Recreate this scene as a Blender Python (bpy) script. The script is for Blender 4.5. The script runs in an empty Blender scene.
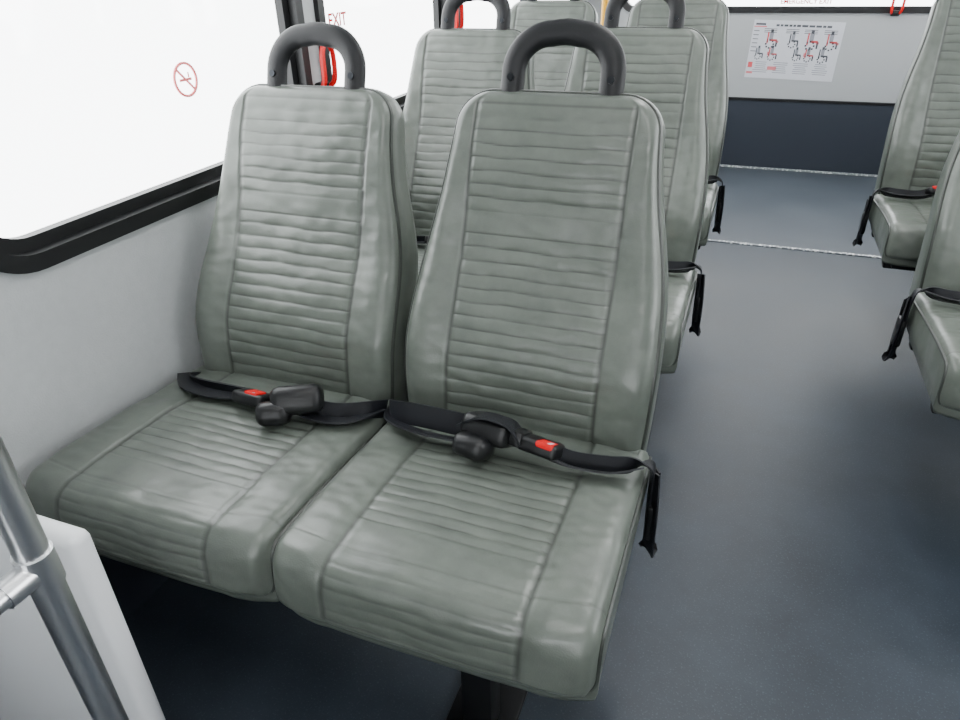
import bpy, math, random
from mathutils import Vector, Matrix, noise
random.seed(4)
S=bpy.context.scene
COL=S.collection

# ---------------------------------------------------------------- materials
def lin(c):
    return tuple(((v/255)/12.92 if v/255<=.04045 else ((v/255+.055)/1.055)**2.4) for v in c)+(1,)
def mat(name,rgb,rough=.5,metal=0,bump=0,bscale=200,var=0,vscale=8,spec=.5,emit=0,coat=0):
    m=bpy.data.materials.new(name); m.use_nodes=True
    nt=m.node_tree; b=nt.nodes['Principled BSDF']
    b.inputs['Base Color'].default_value=lin(rgb); b.inputs['Roughness'].default_value=rough
    b.inputs['Metallic'].default_value=metal; b.inputs['Specular IOR Level'].default_value=spec
    b.inputs['Coat Weight'].default_value=coat
    tc=nt.nodes.new('ShaderNodeTexCoord')
    if bump:
        n=nt.nodes.new('ShaderNodeTexNoise'); n.inputs['Scale'].default_value=bscale; n.inputs['Detail'].default_value=3
        nt.links.new(tc.outputs['Object'],n.inputs['Vector'])
        bp=nt.nodes.new('ShaderNodeBump'); bp.inputs['Strength'].default_value=bump; bp.inputs['Distance'].default_value=.002
        nt.links.new(n.outputs['Fac'],bp.inputs['Height']); nt.links.new(bp.outputs['Normal'],b.inputs['Normal'])
    if var:
        n=nt.nodes.new('ShaderNodeTexNoise'); n.inputs['Scale'].default_value=vscale; n.inputs['Detail'].default_value=5
        nt.links.new(tc.outputs['Object'],n.inputs['Vector'])
        r=nt.nodes.new('ShaderNodeValToRGB')
        c=lin(rgb)
        r.color_ramp.elements[0].position=.3; r.color_ramp.elements[1].position=.7
        r.color_ramp.elements[0].color=tuple(v*(1-var) for v in c[:3])+(1,)
        r.color_ramp.elements[1].color=tuple(min(1,v*(1+var)) for v in c[:3])+(1,)
        nt.links.new(n.outputs['Fac'],r.inputs['Fac']); nt.links.new(r.outputs['Color'],b.inputs['Base Color'])
    return m

def vinyl():
    m=bpy.data.materials.new('grey_green_vinyl'); m.use_nodes=True
    nt=m.node_tree; b=nt.nodes['Principled BSDF']; N=nt.nodes.new; Lk=nt.links.new
    tc=N('ShaderNodeTexCoord')
    n1=N('ShaderNodeTexNoise'); n1.inputs['Scale'].default_value=16; n1.inputs['Detail'].default_value=7; n1.inputs['Roughness'].default_value=.62
    Lk(tc.outputs['Object'],n1.inputs['Vector'])
    r=N('ShaderNodeValToRGB'); r.color_ramp.elements[0].position=.3; r.color_ramp.elements[1].position=.72
    r.color_ramp.elements[0].color=lin((77,83,77)); r.color_ramp.elements[1].color=lin((93,99,92))
    Lk(n1.outputs['Fac'],r.inputs['Fac'])
    at=N('ShaderNodeAttribute'); at.attribute_name='seam_shade'  # seam thread plus groove shade, painted into the vinyl base colour
    mx=N('ShaderNodeMixRGB'); mx.inputs['Color2'].default_value=lin((30,32,29))
    Lk(at.outputs['Fac'],mx.inputs['Fac']); Lk(r.outputs['Color'],mx.inputs['Color1']); Lk(mx.outputs['Color'],b.inputs['Base Color'])
    b.inputs['Specular IOR Level'].default_value=.5
    b.inputs['Coat Weight'].default_value=.16; b.inputs['Coat Roughness'].default_value=.24
    mr=N('ShaderNodeMapRange'); mr.inputs['From Min'].default_value=.3; mr.inputs['From Max'].default_value=.7; mr.inputs['To Min'].default_value=.30; mr.inputs['To Max'].default_value=.48
    n3=N('ShaderNodeTexNoise'); n3.inputs['Scale'].default_value=14; n3.inputs['Detail'].default_value=6
    Lk(tc.outputs['Object'],n3.inputs['Vector']); Lk(n3.outputs['Fac'],mr.inputs['Value']); Lk(mr.outputs['Result'],b.inputs['Roughness'])
    v=N('ShaderNodeTexVoronoi'); v.inputs['Scale'].default_value=420
    Lk(tc.outputs['Object'],v.inputs['Vector'])
    b1=N('ShaderNodeBump'); b1.inputs['Strength'].default_value=.15; b1.inputs['Distance'].default_value=.0008
    Lk(v.outputs['Distance'],b1.inputs['Height']); Lk(b1.outputs['Normal'],b.inputs['Normal'])
    return m
M_V=vinyl()
M_PIPE=mat('piping_vinyl',(48,52,48),.4)
M_BLK=mat('black_plastic',(14,15,17),.4,bump=.15,bscale=500,spec=.4)
M_HAND=mat('handle_rubber',(16,17,20),.48,bump=.2,bscale=600,spec=.3)
M_WEB=mat('webbing',(17,19,25),.5,bump=.4,bscale=900,spec=.4)
M_STEEL=mat('black_steel',(14,15,17),.45,metal=.3)
M_RED=mat('red_plastic',(200,6,14),.35,spec=.3)
M_CHROME=mat('brushed_steel',(228,229,231),.32,metal=1)
M_BOLT=mat('bolt_steel',(45,47,50),.35,metal=1)
M_WALL=mat('wall_panel',(171,174,175),.6,bump=.35,bscale=350,var=.03,vscale=60)
M_REAR=mat('rear_panel',(155,158,160),.6,bump=.2,bscale=300)
M_NAVY=mat('navy_panel',(38,44,54),.6,bump=.3,bscale=300,spec=.35)
M_FRAME=mat('window_rubber',(12,13,15),.45,spec=.4)
M_CEIL=mat('ceiling_panel',(212,213,213),.7)
M_WHITE=mat('white_plastic',(215,217,220),.45)
M_PAPER=mat('paper',(188,190,197),.6)
M_INK=mat('ink',(72,75,82),.7)
M_SK=mat('grey_ink',(130,133,141),.7)
M_REDINK=mat('red_ink',(195,25,30),.6)
M_REDP=mat('poster_red_ink',(200,75,80),.6)
M_PINK=mat('pink_ink',(210,120,125),.6)
M_STICK=mat('sticker_ink',(230,120,120),.6)
M_YEL=mat('yellow_plastic',(205,150,10),.45)

def floor_mat(name,c1,c2,spec=.36):
    m=bpy.data.materials.new(name); m.use_nodes=True
    nt=m.node_tree; b=nt.nodes['Principled BSDF']; N=nt.nodes.new; Lk=nt.links.new
    b.inputs['Specular IOR Level'].default_value=spec
    tc=N('ShaderNodeTexCoord')
    n=N('ShaderNodeTexNoise'); n.inputs['Scale'].default_value=3; n.inputs['Detail'].default_value=8; n.inputs['Roughness'].default_value=.65
    Lk(tc.outputs['Object'],n.inputs['Vector'])
    r=N('ShaderNodeValToRGB'); r.color_ramp.elements[0].position=.35; r.color_ramp.elements[1].position=.7
    r.color_ramp.elements[0].color=lin(c1); r.color_ramp.elements[1].color=lin(c2)
    Lk(n.outputs['Fac'],r.inputs['Fac'])
    v=N('ShaderNodeTexNoise'); v.inputs['Scale'].default_value=260; v.inputs['Detail'].default_value=1
    Lk(tc.outputs['Object'],v.inputs['Vector'])
    r2=N('ShaderNodeValToRGB'); r2.color_ramp.elements[0].position=.62; r2.color_ramp.elements[1].position=.7
    Lk(v.outputs['Fac'],r2.inputs['Fac'])
    mx=N('ShaderNodeMixRGB'); mx.inputs['Color2'].default_value=lin((82,90,99))
    ml=N('ShaderNodeMath'); ml.operation='MULTIPLY'; ml.inputs[1].default_value=.3
    Lk(r2.outputs['Color'],ml.inputs[0]); Lk(ml.outputs[0],mx.inputs['Fac']); Lk(r.outputs['Color'],mx.inputs['Color1'])
    Lk(mx.outputs['Color'],b.inputs['Base Color'])
    mr=N('ShaderNodeMapRange'); mr.inputs['To Min'].default_value=.32; mr.inputs['To Max'].default_value=.55
    Lk(n.outputs['Fac'],mr.inputs['Value']); Lk(mr.outputs['Result'],b.inputs['Roughness'])
    bp=N('ShaderNodeBump'); bp.inputs['Strength'].default_value=.2; bp.inputs['Distance'].default_value=.001
    Lk(v.outputs['Fac'],bp.inputs['Height']); Lk(bp.outputs['Normal'],b.inputs['Normal'])
    return m
M_FLOOR=floor_mat('vinyl_floor',(33,40,48),(47,55,64))
M_FLOOR2=floor_mat('vinyl_floor_rear',(58,64,71),(68,75,82))
def strip_mat():
    m=bpy.data.materials.new('speckled_strip'); m.use_nodes=True
    nt=m.node_tree; b=nt.nodes['Principled BSDF']; N=nt.nodes.new; Lk=nt.links.new
    tc=N('ShaderNodeTexCoord'); v=N('ShaderNodeTexVoronoi'); v.inputs['Scale'].default_value=70
    Lk(tc.outputs['Object'],v.inputs['Vector'])
    r=N('ShaderNodeValToRGB'); r.color_ramp.elements[0].position=.3; r.color_ramp.elements[1].position=.5
    r.color_ramp.elements[0].color=lin((215,217,218)); r.color_ramp.elements[1].color=lin((110,115,120))
    Lk(v.outputs['Distance'],r.inputs['Fac']); Lk(r.outputs['Color'],b.inputs['Base Color'])
    b.inputs['Roughness'].default_value=.5
    return m
M_STRIP=strip_mat()
def glass_mat():
    m=bpy.data.materials.new('window_glass'); m.use_nodes=True
    nt=m.node_tree; nt.nodes.clear(); N=nt.nodes.new
    o=N('ShaderNodeOutputMaterial'); t=N('ShaderNodeBsdfTransparent'); g=N('ShaderNodeBsdfGlossy'); g.inputs['Roughness'].default_value=.03
    mx=N('ShaderNodeMixShader'); mx.inputs[0].default_value=.05
    t.inputs['Color'].default_value=(.97,.98,.98,1)
    nt.links.new(t.outputs[0],mx.inputs[1]); nt.links.new(g.outputs[0],mx.inputs[2]); nt.links.new(mx.outputs[0],o.inputs[0])
    return m
M_GLASS=glass_mat()

# ---------------------------------------------------------------- mesh helpers
def mkmesh(name,vs,fs,mats,smooth=True,fm=None,seam_shade=None,sharp=None):
    me=bpy.data.meshes.new(name); me.from_pydata([tuple(v) for v in vs],[],fs)
    for m in mats: me.materials.append(m)
    if fm: me.polygons.foreach_set('material_index',fm)
    me.polygons.foreach_set('use_smooth',[smooth]*len(me.polygons))
    if seam_shade is not None:
        a=me.attributes.new('seam_shade','FLOAT','POINT'); a.data.foreach_set('value',seam_shade)
    me.update(); return me
def obj(name,data,parent=None,loc=(0,0,0),rot=(0,0,0)):
    o=bpy.data.objects.new(name,data); COL.objects.link(o); o.location=loc; o.rotation_euler=rot
    if parent: o.parent=parent
    return o
def empty(name,loc=(0,0,0),rot=(0,0,0)):
    e=bpy.data.objects.new(name,None); e.empty_display_size=.1; COL.objects.link(e); e.location=loc; e.rotation_euler=rot; return e

class MB:
    def __init__(s): s.v=[];s.f=[];s.m=[];s.mats=[]
    def mi(s,m):
        if m not in s.mats: s.mats.append(m)
        return s.mats.index(m)
    def add(s,vs,fs,m):
        o=len(s.v); s.v+= [Vector(v) for v in vs]; k=s.mi(m)
        for f in fs: s.f.append([i+o for i in f]); s.m.append(k)
    def box(s,c,d,m,bev=.0,rot=None,seg=2):
        import bmesh
        bm=bmesh.new(); bmesh.ops.create_cube(bm,size=1)
        for v in bm.verts: v.co=Vector((v.co.x*d[0],v.co.y*d[1],v.co.z*d[2]))
        if bev>0: bmesh.ops.bevel(bm,geom=list(bm.edges),offset=bev,segments=seg,profile=.5,affect='EDGES')
        bm.verts.ensure_lookup_table(); bm.verts.index_update()
        R=rot if rot is not None else Matrix.Identity(3)
        s.add([R@v.co+Vector(c) for v in bm.verts],[[v.index for v in f.verts] for f in bm.faces],m); bm.free()
    def tube(s,pts,r,m,n=10,closed=False,flat=1.0,ref=None):
        pts=[Vector(p) for p in pts]; K=len(pts); vs=[];fs=[]
        up=Vector(ref) if ref else None
        T=[]
        for i in range(K):
            if closed: t=pts[(i+1)%K]-pts[i-1]
            else: t=pts[min(i+1,K-1)]-pts[max(i-1,0)]
            T.append(t.normalized())
        if up is None:
            up=Vector((0,0,1)) if abs(T[0].z)<.9 else Vector((1,0,0))
        nrm=(up-T[0]*up.dot(T[0])).normalized()
        for i in range(K):
            nrm=(nrm-T[i]*nrm.dot(T[i])).normalized(); bi=T[i].cross(nrm)
            rr=r[i] if isinstance(r,(list,tuple)) else r
            for j in range(n):
                a=2*math.pi*j/n
                vs.append(pts[i]+nrm*math.cos(a)*rr+bi*math.sin(a)*rr*flat)
        R=K if closed else K-1
        for i in range(R):
            for j in range(n):
                a=i*n+j;b=i*n+(j+1)%n;c=((i+1)%K)*n+(j+1)%n;d=((i+1)%K)*n+j
                fs.append([a,b,c,d])
        if not closed:
            fs.append(list(range(n))[::-1]); fs.append([(K-1)*n+j for j in range(n)])
        s.add(vs,fs,m)
    def ribbon(s,pts,wd,w,th,m):
        pts=[Vector(p) for p in pts]; K=len(pts); vs=[];fs=[]
        for i in range(K):
            t=(pts[min(i+1,K-1)]-pts[max(i-1,0)]).normalized()
            d=Vector(wd[i]); d=(d-t*d.dot(t)).normalized(); nn=t.cross(d)
            for (a,b) in ((-1,-1),(1,-1),(1,1),(-1,1)):
                vs.append(pts[i]+d*a*w/2+nn*b*th/2)
        for i in range(K-1):
            for j in range(4):
                fs.append([i*4+j,i*4+(j+1)%4,(i+1)*4+(j+1)%4,(i+1)*4+j])
        fs.append([3,2,1,0]); fs.append([(K-1)*4+j for j in range(4)])
        s.add(vs,fs,m)
    def mesh(s,name,smooth=True,angle=35):
        me=mkmesh(name,s.v,s.f,s.mats,smooth,s.m)
        if smooth:
            try: me.set_sharp_from_angle(angle=math.radians(angle))
            except Exception: pass
        return me
def smoothpts(pts,n=8):
    pts=[Vector(p) for p in pts]; out=[]
    P=[pts[0]]+pts+[pts[-1]]
    for i in range(1,len(P)-2):
        for k in range(n):
            t=k/n; a,b,c,d=P[i-1],P[i],P[i+1],P[i+2]
            out.append(.5*((2*b)+(-a+c)*t+(2*a-5*b+4*c-d)*t*t+(-a+3*b-3*c+d)*t**3))
    out.append(pts[-1]); return out
def catm(tab,x):
    if x<=tab[0][0]: return tab[0][1]
    if x>=tab[-1][0]: return tab[-1][1]
    n=len(tab)
    for i in range(n-1):
        x0,y0=tab[i]; x1,y1=tab[i+1]
        if x<=x1:
            def slope(k):
                if k==0: return (tab[1][1]-tab[0][1])/(tab[1][0]-tab[0][0])
                if k==n-1: return (tab[-1][1]-tab[-2][1])/(tab[-1][0]-tab[-2][0])
                return (tab[k+1][1]-tab[k-1][1])/(tab[k+1][0]-tab[k-1][0])
            h=x1-x0; t=(x-x0)/h
            return (2*t**3-3*t*t+1)*y0+(t**3-2*t*t+t)*h*slope(i)+(-2*t**3+3*t*t)*y1+(t**3-t*t)*h*slope(i+1)

def pad(name,rows,cols_in,cols_out,hfun,hcfun,posfun,nfun,ringfuns):
    vs=[];fs=[];seam_shade=[]
    nc=cols_in+2*cols_out+1
    for ri,row in enumerate(rows):
        h=hfun(row); hc=min(hcfun(row),h*.86)
        xs=[-h+(h-hc)*k/cols_out for k in range(cols_out)]+[-hc+2*hc*k/cols_in for k in range(cols_in)]+[hc+(h-hc)*k/cols_out for k in range(cols_out+1)]
        for x in xs:
            n,sm=nfun(row,x,h,hc)
            vs.append(posfun(row,x,n)); seam_shade.append(sm)
    R=len(rows)
    for i in range(R-1):
        for j in range(nc-1):
            a=i*nc+j; fs.append([a,a+1,a+nc+1,a+nc])
    loop=[j for j in range(nc)]+[i*nc+nc-1 for i in range(1,R)]+[(R-1)*nc+j for j in range(nc-2,-1,-1)]+[i*nc for i in range(R-2,0,-1)]
    edge=[vs[i].copy() for i in loop]
    meta=[(i//nc,(i%nc)) for i in loop]
    cen=sum(edge,Vector())/len(edge)
    prev=loop
    for rf in ringfuns:
        cur=[]
        for k,i in enumerate(loop):
            cur.append(len(vs)); vs.append(rf(edge[k],cen,rows[meta[k][0]])); seam_shade.append(0)
        K=len(loop)
        for k in range(K):
            fs.append([prev[(k+1)%K],prev[k],cur[k],cur[(k+1)%K]])
        prev=cur
    fs.append(prev[::-1])
    me=mkmesh(name,vs,fs,[M_V],True,None,seam_shade)
    me.polygons[len(me.polygons)-1].use_smooth=False
    return me,edge
def wr(x,l,seed,sc=9):
    return noise.noise(Vector((x*sc,l*sc*1.6,seed)))

# ---- backrest
L=.61; RT=.055; REC=math.radians(18); BY=.055; BZ=.405
Htab=[(0,.221),(.10,.226),(.20,.226),(.29,.219),(.36,.207),(.43,.192),(.50,.181),(.56,.175),(.61,.170)]
rowsB=[]
nlin=280
for i in range(nlin): rowsB.append((( L-RT)*i/nlin,0))
for k in range(21):
    ph=math.pi/2*k/20; rowsB.append((L-RT+RT*math.sin(ph),RT*(1-math.cos(ph))))
def hB(r): return catm(Htab,r[0])-r[1]
def hcB(r): return .138
def cB(l): return .036*math.exp(-((l-.15)/.13)**2)-.02*(l/L)**3+.012*math.exp(-((l-.5)/.12)**2)
def rotB(x,y,z):
    return Vector((x, BY+y*math.cos(REC)+z*math.sin(REC), BZ+z*math.cos(REC)-y*math.sin(REC)))
def posB(r,x,n): return rotB(x,-(n+cB(r[0])),r[0])
G1=(L-.205,L-.022,8); G2=(.030,L-.243,14)
RE=.019
def ridge(l,g,wob=0):
    p=(g[1]-g[0])/g[2]; t=(l-g[0])/p+wob
    s=abs(math.sin(math.pi*t))
    return s
def sst(a,b,x):
    t=min(1,max(0,(x-a)/(b-a))); return t*t*(3-2*t)
def nB(r,x,h,hc):
    l=r[0]; ax=abs(x); e=min(h-ax,l)
    if l>L-RT:
        h0=h+r[1]
        dx=max(0,ax-(h0-RT)); dl=l-(L-RT)
        e=RT-math.hypot(dx,dl) if dx>0 else min(RT-dl,e)
    e=max(0,e)
    q=1-min(e/RE,1); n=RE*(math.sqrt(max(0,1-q*q))-1)
    n+=.008*sst(hc,hc+.05,ax)*(1-sst(h-.03,h,ax))*(1-sst(.32,.5,l))
    sm=0
    g=math.exp(-((ax-hc)/.0022)**2); top=sst(0,.03,L-l)
    n-=.0025*g*top; sm=max(sm,.7*g*top)
    if ax<hc:
        ins=1-sst(hc-.008,hc,ax)
        for G in (G1,G2):
            if G[0]<=l<=G[1]:
                s=ridge(l,G,.16*wr(x,l,3,14)*sst(0,.02,l-G[0])*sst(0,.02,G[1]-l)); n+=.0028*(s**.38-1)*(.4+.6*ins)+.001*ins
                sm=max(sm,.78*math.exp(-(s/.15)**2))
    n+=.0026*wr(x,l,7,11)*(1-q)+.0014*wr(x,l,2,32)*(1-q)
    return n,sm
def ringB(back,inset):
    bv=Vector((0,math.cos(REC),-math.sin(REC)))
    def f(p,c,row):
        d=p-c; d=d-bv*d.dot(bv)
        dn=Vector((0,math.sin(REC),math.cos(REC)))
        L2=math.hypot(d.x,d.dot(dn)*.45) or 1
        ins=(Vector((1,0,0))*d.x/L2+dn*d.dot(dn)*.45/L2)*inset
        taper=1-.5*row[0]/L
        return p+bv*back*taper-ins
    return f
BACK_ME,edgeB=pad('backrest_pad',rowsB,44,16,hB,hcB,posB,nB,[ringB(.005,-.003),ringB(.03,-.006),ringB(.08,-.005),ringB(.112,.002),ringB(.128,.020)])

# ---- cushion
TC=.412; AR=.080; DN=.060; LC=TC+AR+DN
def profC():
    pts=[];y=.075;z=.430;hd=math.radians(4.5);n=220
    ds=LC/n;l=0
    for i in range(n+1):
        pts.append((l,y,z,hd))
        if l<TC: hd=math.radians(5.5-5*max(0,(l-.2)/.21))
        elif l<TC+AR:
            t=(l-TC)/AR; hd=math.radians(.5-81*(t*t*(3-2*t)))
        else: hd=math.radians(-81-10*(l-TC-AR)/DN)
        y-=ds*math.cos(hd); z+=ds*math.sin(hd); l+=ds
    return pts
PC=profC()
RC=.03
def hC(r):
    l=r[0]; h=.2385
    if l>LC-RC: 
        q=(l-(LC-RC))/RC; h-=.012*(1-math.sqrt(max(0,1-q*q)))
    return h
def hcC(r): return .142
def posC(r,x,n):
    i,=[r[1]]; l,y,z,hd=PC[i]
    ax=abs(x)/.235
    fr=sst(.22,.44,l)
    py=y+.016*fr*ax**4
    pz=z+.004*(1-ax**2)
    nz=math.cos(hd)
    return Vector((x,py+math.sin(hd)*n,pz+nz*n))
C1=(.125,.350,10); C2=(.422,.532,6)
def nC(r,x,h,hc):
    l=r[0]; ax=abs(x); re=.018
    e=min(h-ax,LC-l+.0,l); q=1-min(max(e,0)/re,1); n=re*(math.sqrt(max(0,1-q*q))-1)
    n+=.003*sst(hc,hc+.03,ax)*(1-sst(h-.03,h,ax))
    g=math.exp(-((ax-hc)/.0022)**2); k=sst(0,.02,LC-l)
    n-=.0025*g*k; sm=.65*g*k
    gs=math.exp(-((l-.408)/.0018)**2); n-=.0010*gs; sm=max(sm,.3*gs)
    if ax<hc:
        ins=1-sst(hc-.010,hc,ax)
        for G,am in ((C1,.0024),(C2,.0016)):
            if G[0]<=l<=G[1]:
                s=ridge(l,G,.14*wr(x,l,5,14)*sst(0,.02,l-G[0])*sst(0,.02,G[1]-l)); n+=am*(s**.36-1)*(.4+.6*ins)
                sm=max(sm,(.76 if G is C1 else .45)*math.exp(-(s/.15)**2))
    n+=.0032*wr(x,l,11,10)*(1-q)+.0014*wr(x,l,4,32)*(1-q)
    return n,sm
def ringC(f,inset):
    def g(p,c,row):
        zb=.332 if row[0]>.1 else .338
        q=p.copy(); q.z=p.z+(zb-p.z)*f
        sx=math.copysign(min(1,abs(p.x)/.2),p.x)
        q.x-=sx*inset
        if row[0]>TC: q.y+=max(0,inset)
        return q
    return g
CUSH_ME,edgeC=pad('cushion_pad',[(p[0],i) for i,p in enumerate(PC)],40,16,hC,hcC,posC,nC,[ringC(.06,-.002),ringC(.3,-.003),ringC(.6,-.003),ringC(.9,.0),ringC(1,.012)])

# piping meshes
mb=MB(); nc=44+32+1
pip=[edgeB[k] for k in range(nc-1,len(edgeB))][::3]
mb.tube(pip,.0042,M_PIPE,n=6)
PIPE_B=mb.mesh('backrest_piping')
mb=MB(); NRC=len(PC); nc=40+32+1
rightc=[edgeC[k] for k in range(nc-1,nc+NRC-2)][::3]
leftc=[edgeC[k] for k in range(nc+NRC-2+nc,len(edgeC))][::3]
mb.tube(rightc,.0036,M_PIPE,n=6); mb.tube(leftc,.0036,M_PIPE,n=6)
fr=[edgeC[k] for k in range(nc+NRC-2,nc+NRC-2+nc)]
mb.tube(fr,.003,M_V,n=6)
PIPE_C=mb.mesh('cushion_piping')

# grab handle on top of the backrest
mb=MB(); hw=.086
zt=L-.06; hh=.155; rc=.062
raw=[]
for k in range(6): raw.append((-hw,zt+(hh-rc)*k/5))
for k in range(1,12):
    a=math.pi-math.pi/2*k/12; raw.append((-hw+rc+rc*math.cos(a),zt+hh-rc+rc*math.sin(a)))
raw+= [(-hw+rc+(2*hw-2*rc)*k/4,zt+hh+.003*math.sin(math.pi*k/4)) for k in range(0,5)]
for k in range(1,12):
    a=math.pi/2-math.pi/2*k/12; raw.append((hw-rc+rc*math.cos(a),zt+hh-rc+rc*math.sin(a)))
for k in range(6): raw.append((hw,zt+(hh-rc)*(1-k/5)))
mb.tube([rotB(x,.040,z) for x,z in raw],.0150,M_HAND,n=16,flat=1.4,ref=(0,1,0))
for sx in (-1,1):
    a=rotB(sx*hw,.030,zt+.082); b=rotB(sx*hw,.0225,zt+.082)
    mb.tube([a,b],.0065,M_BOLT,n=8)
HAND_ME=mb.mesh('grab_handle')

# frame under the seat
mb=MB()
mb.box((0,-.14,.318),(.40,.36,.03),M_STEEL,.006)
mb.box((0,-.28,.310),(.44,.03,.035),M_STEEL,.006)
mb.box((0,.02,.310),(.44,.035,.035),M_STEEL,.006)
for sx in (-1,1):
    mb.tube(smoothpts([(sx*.17,-.25,.31),(sx*.17,.05,.315),(sx*.17,.115,.36),rotB(sx*.15,.05,.15),rotB(sx*.13,.045,.45)],6),.013,M_STEEL,n=8)
FRAME_ME=mb.mesh('seat_frame')
def seat(x,y,s=1.0):
    e=empty('bus_seat',(x,y,0))
    obj('cushion',CUSH_ME,e); obj('cushion_piping',PIPE_C,e); obj('seat_frame',FRAME_ME,e)
    a=empty('back_assembly',(0,0,BZ*(1-s))); a.parent=e; a.scale=(1,1,s)
    obj('backrest',BACK_ME,a); obj('backrest_piping',PIPE_B,a); obj('grab_handle',HAND_ME,a)
    return e

# pedestal leg
mb=MB()
mb.box((0,-.24,.145),(.055,.05,.26),M_STEEL,.006)
mb.box((0,-.11,.008),(.12,.36,.016),M_STEEL,.005)
mb.box((0,-.13,.281),(.08,.32,.02),M_STEEL,.005)
mb.tube([(0,.02,.03),(0,-.10,.275)],.014,M_STEEL,n=8)
for yy in (-.27,.05):
    for xx in (-.04,.04): mb.tube([(xx,yy,.014),(xx,yy,.026)],.009,M_BOLT,n=6)
LEG_ME=mb.mesh('pedestal_leg')

# ---------------------------------------------------------------- seat belts
UP=Vector((0,.25,1))
def belt_B():
    m=MB()
    p=smoothpts([(-.238,.03,.436),(-.220,-.010,.464),(-.16,-.024,.478),(-.08,-.030,.481),(.0,-.036,.482)],6)
    m.ribbon(p,[UP]*len(p),.042,.003,M_WEB)
    p=smoothpts([(-.232,.03,.437),(-.20,-.035,.462),(-.13,-.055,.466),(-.03,-.06,.472)],6)
    m.ribbon(p,[Vector((0,-.9,.5))]*len(p),.036,.003,M_WEB)
    T=Vector((.020,.010,.003))
    Rz=Matrix.Rotation(math.radians(-12),3,'Z')@Matrix.Rotation(math.radians(-28),3,'X')
    def bx(c,*a): m.box(Vector(c)+T,*a)
    bx((-.035,-.055,.492),(.090,.064,.044),M_BLK,.014,Rz,3)
    bx((-.052,-.092,.480),(.062,.056,.040),M_BLK,.016,Rz,3)
    bx((.016,-.058,.489),(.03,.05,.028),M_BLK,.008,Rz,2)
    m.ribbon([q+T for q in smoothpts([(-.085,-.045,.49),(-.045,-.060,.520),(.0,-.062,.516),(.02,-.06,.49)],5)],[Vector((0,-1,.4))]*16,.046,.003,M_WEB)
    bx((.055,-.064,.484),(.068,.048,.025),M_BLK,.007,Rz,3)
    bx((.067,-.072,.495),(.032,.030,.012),M_RED,.004,Rz,2)
    bx((.074,-.075,.502),(.006,.016,.0012),M_PAPER,0,Rz)
    p=smoothpts([(.095,-.056,.482),(.13,-.046,.468),(.19,-.036,.466),(.228,-.024,.467),(.249,-.014,.459),(.254,-.006,.43),(.254,-.004,.39),(.252,.0,.35)],6)
    wd=[UP if q.x<.21 else (UP.lerp(Vector((0,-1,.1)),min(1,(q.x-.21)/.04))) for q in p]
    m.ribbon(p,wd,.030,.003,M_WEB)
    p=smoothpts([(.09,-.062,.478),(.13,-.062,.466),(.19,-.055,.464),(.235,-.03,.466)],6)
    m.ribbon(p,[Vector((0,-.8,.6))]*len(p),.022,.003,M_WEB)
    p=smoothpts([(.254,.0,.44),(.260,-.02,.37),(.260,-.012,.29),(.258,.015,.265),(.254,.035,.31),(.252,.04,.42)],6)
    m.ribbon(p,[Vector((.6,-1,0))]*len(p),.034,.003,M_WEB)
    m.box((.258,-.002,.345),(.018,.042,.075),M_BLK,.007)
    return m.mesh('belt_aisle')
def belt_A():
    m=MB()
    p=smoothpts([(-.200,.02,.430),(-.190,-.012,.446),(-.14,-.030,.456),(-.06,-.042,.466),(-.02,-.05,.472)],6)
    m.ribbon(p,[Vector((0,-.3,1))]*len(p),.022,.003,M_WEB)
    p=smoothpts([(-.225,.01,.440),(-.17,-.042,.452),(-.10,-.060,.458),(-.03,-.058,.465)],6)
    m.ribbon(p,[Vector((0,-1,.2))]*len(p),.034,.003,M_WEB)
    T=Vector((.045,-.020,-.005))
    def bx(c,*a): m.box(Vector(c)+T,*a)
    Rz=Matrix.Rotation(math.radians(-4),3,'Z')@Matrix.Rotation(math.radians(-25),3,'X')
    bx((-.040,-.045,.478),(.070,.046,.024),M_BLK,.007,Rz,3)
    bx((-.032,-.047,.490),(.030,.028,.010),M_RED,.003,Rz,2)
    bx((-.026,-.050,.496),(.006,.016,.0012),M_PAPER,0,Rz)
    R2=Matrix.Rotation(math.radians(28),3,'Z')@Matrix.Rotation(math.radians(-30),3,'X')
    bx((.058,-.044,.494),(.092,.064,.054),M_BLK,.017,R2,3)
    bx((.028,-.078,.480),(.060,.054,.044),M_BLK,.016,R2,3)
    p=smoothpts([(.10,-.054,.480),(.14,-.046,.464),(.18,-.034,.460),(.22,-.014,.460),(.236,.02,.445)],6)
    m.ribbon(p,[UP]*len(p),.034,.003,M_WEB)
    p=smoothpts([(.09,-.066,.472),(.15,-.072,.463),(.20,-.055,.460),(.232,.01,.448)],6)
    m.ribbon(p,[Vector((0,-1,.3))]*len(p),.032,.003,M_WEB)
    return m.mesh('belt_window')
BB=belt_B(); BA=belt_A()
def belt(me,x,y,mirror=False):
    e=empty('seat_belt',(x,y,0)); o=obj('belt_webbing_and_buckle',me,e)
    if mirror: e.scale=(-1,1,1)
    return e

# ---------------------------------------------------------------- place seats
XB=-.307; XA=-.790; Y0=.926; P=.868
XW=-1.058; XR=1.44
for k in range(3):
    y=Y0+P*k; s=(1,1.055,1.11)[k]
    seat(XB,y,s); seat(XA,y,s*.988); belt(BB,XB,y); belt(BA,XA,y)
    o=empty('seat_pedestal',(-.275,y,0)); obj('leg',LEG_ME,o)
for k in (1,2):
    y=Y0+P*k; s=(1,1.09,1.17)[k]
    seat(.695,y+.01,s); seat(1.175,y+.01,s); belt(BB,.695,y+.01,True); belt(BA,1.175,y+.01,True)
    o=empty('seat_pedestal',(.89,y,0)); obj('leg',LEG_ME,o)

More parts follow.
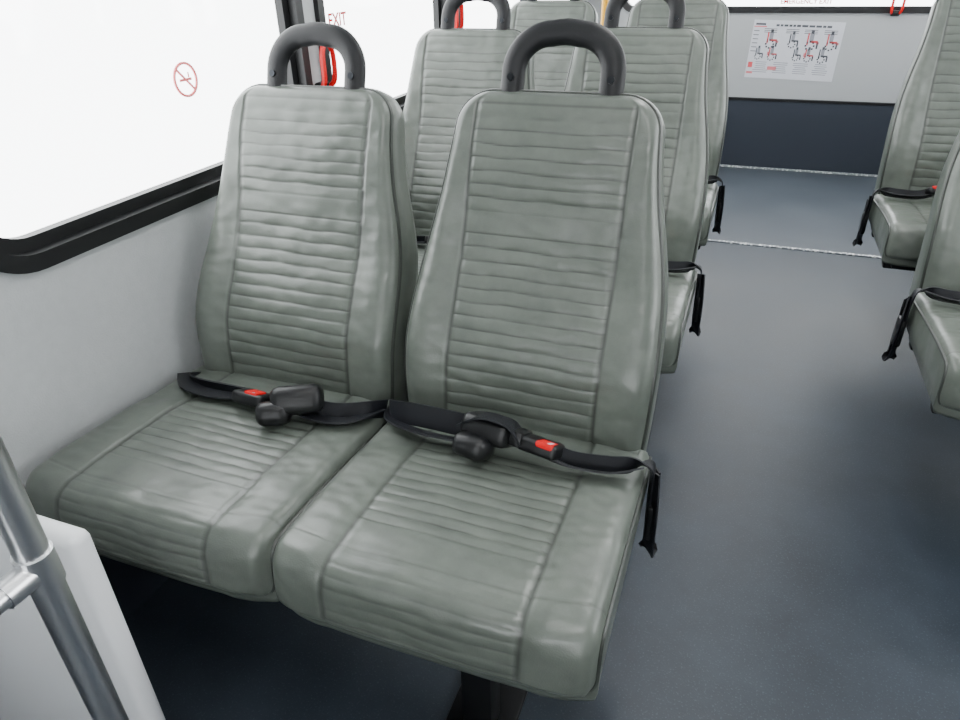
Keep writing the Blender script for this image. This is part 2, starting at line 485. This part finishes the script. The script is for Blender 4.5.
# ---------------------------------------------------------------- shell
def rrect(y0,y1,z0,z1,r,n=8):
    out=[]
    for (cy,cz,a0) in ((y1-r,z1-r,0),(y0+r,z1-r,90),(y0+r,z0+r,180),(y1-r,z0+r,270)):
        for k in range(n+1):
            a=math.radians(a0+90*k/n); out.append((cy+r*math.cos(a),cz+r*math.sin(a)))
    return out
def plate(name,outer,holes,th,m,axis,off):
    cu=bpy.data.curves.new(name,'CURVE'); cu.dimensions='2D'; cu.fill_mode='BOTH'; cu.extrude=th/2
    for lp in [outer]+holes:
        sp=cu.splines.new('POLY'); sp.points.add(len(lp)-1)
        for i,(a,b) in enumerate(lp): sp.points[i].co=(a,b,0,1)
        sp.use_cyclic_u=True
    t=bpy.data.objects.new('tmp',cu); COL.objects.link(t)
    dg=bpy.context.evaluated_depsgraph_get(); me=bpy.data.meshes.new_from_object(t.evaluated_get(dg)); 
    bpy.data.objects.remove(t)
    for v in me.vertices:
        a,b,c=v.co
        v.co=(off+c,a,b) if axis=='x' else (a,off+c,b)
    me.materials.clear(); me.materials.append(m); me.name=name
    return me
rect=lambda a,b,c,d:[(a,c),(b,c),(b,d),(a,d)]
YF=-1.6; YR=4.78; ZC=2.05
WL=[(.615,1.585),(1.665,2.50),(2.58,3.50),(3.58,4.5)]; ZW0=.752; ZW1=1.72
def side(name,x,wins,sgn,wn):
    obj(name,plate(name,rect(YF,YR,0,ZC),[rrect(a,b,ZW0,ZW1,.13) for a,b in wins],.04,M_WALL,'x',x-sgn*.02))
    for a,b in wins:
        e=empty('window_%d'%wn[0]); wn[0]+=1
        f1=plate('frame',rrect(a-.006,b+.006,ZW0-.006,ZW1+.006,.135,12),[rrect(a+.022,b-.022,ZW0+.022,ZW1-.022,.11,12)],.05,M_FRAME,'x',x-sgn*.012)
        f2=plate('gasket',rrect(a+.015,b-.015,ZW0+.015,ZW1-.015,.12,12),[rrect(a+.044,b-.044,ZW0+.044,ZW1-.044,.095,12)],.02,M_FRAME,'x',x-sgn*.02)
        g=plate('pane',rrect(a+.03,b-.03,ZW0+.03,ZW1-.03,.10),[],.004,M_GLASS,'x',x-sgn*.028)
        obj('frame',f1,e); obj('gasket',f2,e); obj('glass',g,e)
wn=[1]
side('wall_left',XW,WL,1,wn)
side('wall_right',XR,[(.615,1.585),(1.665,2.50),(2.58,3.50),(3.58,4.5)],-1,wn)
def slab(name,c,d,m,bev=0):
    b=MB(); b.box(c,d,m,bev); return obj(name,b.mesh(name,smooth=bev>0))
slab('floor',((XW+XR)/2,(YF+3.3)/2,-.02),(XR-XW+.08,3.3-YF,.04),M_FLOOR)
slab('floor_rear',((XW+XR)/2,(3.3+YR)/2,-.02),(XR-XW+.08,YR-3.3,.04),M_FLOOR2)
slab('shade_panel_left',(XW+.006,(YF+YR)/2,.17),(.012,YR-YF-.03,.34),M_NAVY)  # dark panel added to stand in for the shade under the seats
slab('shade_panel_right',(XR-.006,(YF+YR)/2,.17),(.012,YR-YF-.03,.34),M_NAVY)  # same added dark panel along the right wall
slab('trim_1',((XW+XR)/2,3.30,.002),(XR-XW-.03,.020,.005),M_STRIP)
slab('trim_2',((XW+XR)/2,YR-.05,.002),(XR-XW-.03,.026,.005),M_STRIP)
slab('ceiling',((XW+XR)/2,(YF+YR)/2,ZC+.02),(XR-XW+.08,YR-YF,.04),M_CEIL)
rw=plate('wall_rear',rect(XW,XR,.0,ZC),[rrect(-.85,1.2,.885,1.7,.08)],.04,M_REAR,'y',YR+.02)
obj('wall_rear',rw)
e=empty('window_%d'%wn[0]); wn[0]+=1
obj('frame',plate('frame',rrect(-.856,1.206,.879,1.706,.085),[rrect(-.82,1.17,.912,1.67,.06)],.05,M_FRAME,'y',YR+.01),e)
obj('glass',plate('pane',rrect(-.84,1.19,.90,1.69,.07),[],.004,M_GLASS,'y',YR+.02),e)
b=MB(); b.box(((XW+XR)/2,YR-.006,.20),(XR-XW-.03,.012,.40),M_NAVY); b.box(((XW+XR)/2,YR-.008,.405),(XR-XW-.03,.018,.016),M_FRAME,.003)
obj('lower_wall_panel',b.mesh('lower_wall_panel',False))
fx0,fx1,fz0,fz1=-.75,1.1,.85,1.75
fw=plate('wall_front',rect(XW,XR,0,ZC),[rrect(fx0,fx1,fz0,fz1,.1)],.04,M_REAR,'y',YF-.02)
obj('wall_front',fw)
e=empty('window_%d'%wn[0])
obj('frame',plate('frame',rrect(fx0-.01,fx1+.01,fz0-.01,fz1+.01,.1),[rrect(fx0+.04,fx1-.04,fz0+.04,fz1-.04,.08)],.05,M_FRAME,'y',YF-.01),e)
obj('glass',plate('pane',rrect(fx0+.01,fx1-.01,fz0+.01,fz1-.01,.1),[],.004,M_GLASS,'y',YF-.02),e)

# ---------------------------------------------------------------- poster on the rear wall
def text(body,size,loc,rot,m,parent,name,align='CENTER'):
    cu=bpy.data.curves.new(name,'FONT'); cu.body=body; cu.size=size; cu.align_x=align; cu.align_y='CENTER'; cu.extrude=.0003; cu.offset=.0008
    t=bpy.data.objects.new('tmp',cu); COL.objects.link(t)
    dg=bpy.context.evaluated_depsgraph_get(); me=bpy.data.meshes.new_from_object(t.evaluated_get(dg)); bpy.data.objects.remove(t)
    me.materials.clear(); me.materials.append(m)
    return obj(name,me,parent,loc,rot)
e=empty('instruction_poster',(.180,YR-.002,.680),(0,math.radians(1.5),0))
b=MB(); b.box((0,0,0),(.49,.002,.315),M_PAPER)
b2=MB(); yy=-.0015
def mark(x,z,w,h,m=M_INK): b2.box((x,yy,z),(w,.0006,h),m)
x=-.12
while x<.16:
    wd=random.uniform(.012,.035); mark(x+wd/2,.132,wd,.011); x+=wd+.006
mark(-.205,.136,.055,.010,M_INK); mark(-.205,.123,.070,.005,M_REDP)
def figure(cx,cz,s,red):
    m1=M_REDP if red else M_INK
    mark(cx,cz+.030*s,.010*s,.012*s,M_INK); mark(cx,cz+.012*s,.014*s,.026*s,M_SK)
    mark(cx+.010*s,cz-.002*s,.026*s,.007*s,m1); mark(cx+.022*s,cz-.014*s,.006*s,.022*s,M_INK)
    mark(cx-.012*s,cz+.006*s,.005*s,.040*s,m1)
    for k in range(8):
        a=math.pi/4*k; b2.box((cx-.002*s+.014*s*math.cos(a),yy,cz-.016*s+.014*s*math.sin(a)),(.006*s,.0006,.006*s),M_INK)
for cx,sc,red in ((-.135,1.5,True),(-.015,1.3,False),(.085,1.6,True),(.19,1.5,True)):
    for q in range(3): mark(cx-.01,.112-.009*q,.07,.003)
    figure(cx,.055,sc,red)
    if red: mark(cx+.035,.045,.016,.012,M_PINK)
for cx,sc,red in ((-.19,1.1,False),(-.115,1.2,True),(.02,1.1,False),(.085,1.2,True),(.16,1.3,False)):
    figure(cx,-.020,sc,red)
    if red: mark(cx-.02,-.02,.012,.02,M_PINK)
for k in range(6): mark(-.222,.10-.022*k,.03,.004)
for k in range(4): 
    for q in range(6): mark(-.165+.11*k,-.068-.011*q,random.uniform(.055,.085),.0035,M_SK)
mark(-.224,-.085,.025,.03,M_REDP); mark(-.222,-.128,.035,.012,M_PINK); mark(-.10,-.10,.05,.02,M_PINK)
obj('sheet',b.mesh('sheet',False),e); obj('print',b2.mesh('print',False),e)

# stickers
e=empty('no_smoking_sticker',(XW-.022,1.19,.975))
b=MB(); ring=[(0,.031*math.cos(2*math.pi*k/32),.031*math.sin(2*math.pi*k/32)) for k in range(32)]
b.tube(ring,.0028,M_STICK,n=6,closed=True); b.tube([(0,-.021,.021),(0,.021,-.021)],.0026,M_STICK,n=6)
b.box((0,0,0),(.001,.034,.005),M_STICK); b.box((0,.010,.008),(.001,.003,.010),M_STICK)
obj('symbol',b.mesh('symbol'),e)
e=empty('exit_sign',(XW-.008,1.775,1.043))
text('EXIT',.045,(0.002,0,0),(math.radians(90),0,math.radians(90)),M_REDINK,e,'lettering')
e=empty('emergency_exit_sign',(.20,YR+.010,.936))
text('EMERGENCY EXIT',.034,(0,-.004,0),(math.radians(90),0,0),M_REDINK,e,'lettering')

# red window release handles
def latch(loc,rotz=0):
    e=empty('window_release_handle',loc,(0,0,rotz)); b=MB()
    b.box((0.006,0,0),(.02,.045,.03),M_BLK,.005)
    b.tube(smoothpts([(.012,-.02,0),(.03,-.025,.02),(.032,-.024,.085),(.03,0,.105),(.032,.024,.085),(.03,.025,.02),(.012,.02,0)],5),.007,M_RED,n=8)
    obj('handle',b.mesh('handle'),e)
latch((XW+.006,1.635,.895)); latch((XW+.006,2.53,.95)); latch((.66,YR-.02,.880),-math.pi/2)
# yellow stanchion
e=empty('yellow_stanchion',(-.775,3.9,0)); b=MB()
b.tube([(0,0,0),(0,0,ZC)],.017,M_YEL,n=16); b.tube([(0,0,0),(0,0,.012)],.04,M_BLK,n=16); b.tube([(0,0,ZC-.012),(0,0,ZC)],.04,M_BLK,n=16)
obj('tube',b.mesh('tube'),e)

# ---------------------------------------------------------------- entrance partition + post
e=empty('grab_rail_post',(-.583,.300,0)); b=MB()
b.tube([(0,0,.0),(0,0,.6),(0,0,ZC)],.016,M_CHROME,n=20)
b.tube([(0,0,0),(0,0,.012)],.04,M_CHROME,n=20); b.tube([(0,0,ZC-.012),(0,0,ZC)],.04,M_CHROME,n=20)
b.tube([(0,-.01,.665),(0,-.5,.665)],.012,M_CHROME,n=16)
b.tube([(0,0,.645),(0,0,.685)],.0185,M_CHROME,n=20); b.tube([(0,0,.665),(0,-.04,.665)],.015,M_CHROME,n=16)
b.tube([(0,-.5,.665),(0,-.5,0)],.012,M_CHROME,n=16)
obj('tube',b.mesh('tube'),e)
e=empty('modesty_panel',(0,0,0)); b=MB()
b.box(((-.660+XW)/2,.395,.297),(-.660-XW,.032,.594),M_WHITE,.012,None,3)
b.tube([(-.70,.378,.565),(-.70,.372,.565)],.007,M_BOLT,n=8)
obj('panel',b.mesh('panel'),e)

# ---------------------------------------------------------------- lighting
w=bpy.data.worlds.new('World'); S.world=w; w.use_nodes=True
bg=w.node_tree.nodes['Background']; bg.inputs['Color'].default_value=(.98,.99,1,1); bg.inputs['Strength'].default_value=10
for i,(x,y) in enumerate(((-.1,.2),(-.1,1.8),(-.1,3.4))):  # unseen ceiling fixtures, added as fill for the interior
    e=empty('added_ceiling_fill',(x+.2,y,ZC-.03)); b=MB(); b.box((0,0,.01),(.25,.6,.03),M_WHITE,.008); obj('fill_housing',b.mesh('fill_housing'),e)
    ld=bpy.data.lights.new('fill_lamp','AREA'); ld.shape='RECTANGLE'; ld.size=.2; ld.size_y=.5; ld.energy=12; ld.color=(1,.99,.97)
    o=bpy.data.objects.new('fill_lamp',ld); COL.objects.link(o); o.parent=e; o.location=(0,0,-.012)

# ---------------------------------------------------------------- camera
psi=math.radians(21.0); th=math.radians(30.0); ro=math.radians(1.3); F=690
r=Vector((math.cos(psi),math.sin(psi),0)); wv=Vector((-math.sin(psi)*math.cos(th),math.cos(psi)*math.cos(th),-math.sin(th)))
u=r.cross(wv)
cr=r*math.cos(ro)-u*math.sin(ro); cu=r*math.sin(ro)+u*math.cos(ro)
Mx=Matrix((( cr.x,cu.x,-wv.x,0),(cr.y,cu.y,-wv.y,0),(cr.z,cu.z,-wv.z,1.17),(0,0,0,1)))
cd=bpy.data.cameras.new('camera'); cam=bpy.data.objects.new('camera',cd); COL.objects.link(cam); cam.matrix_world=Mx
cd.sensor_width=36; cd.lens=F/960*36; cd.clip_start=.01
S.camera=cam
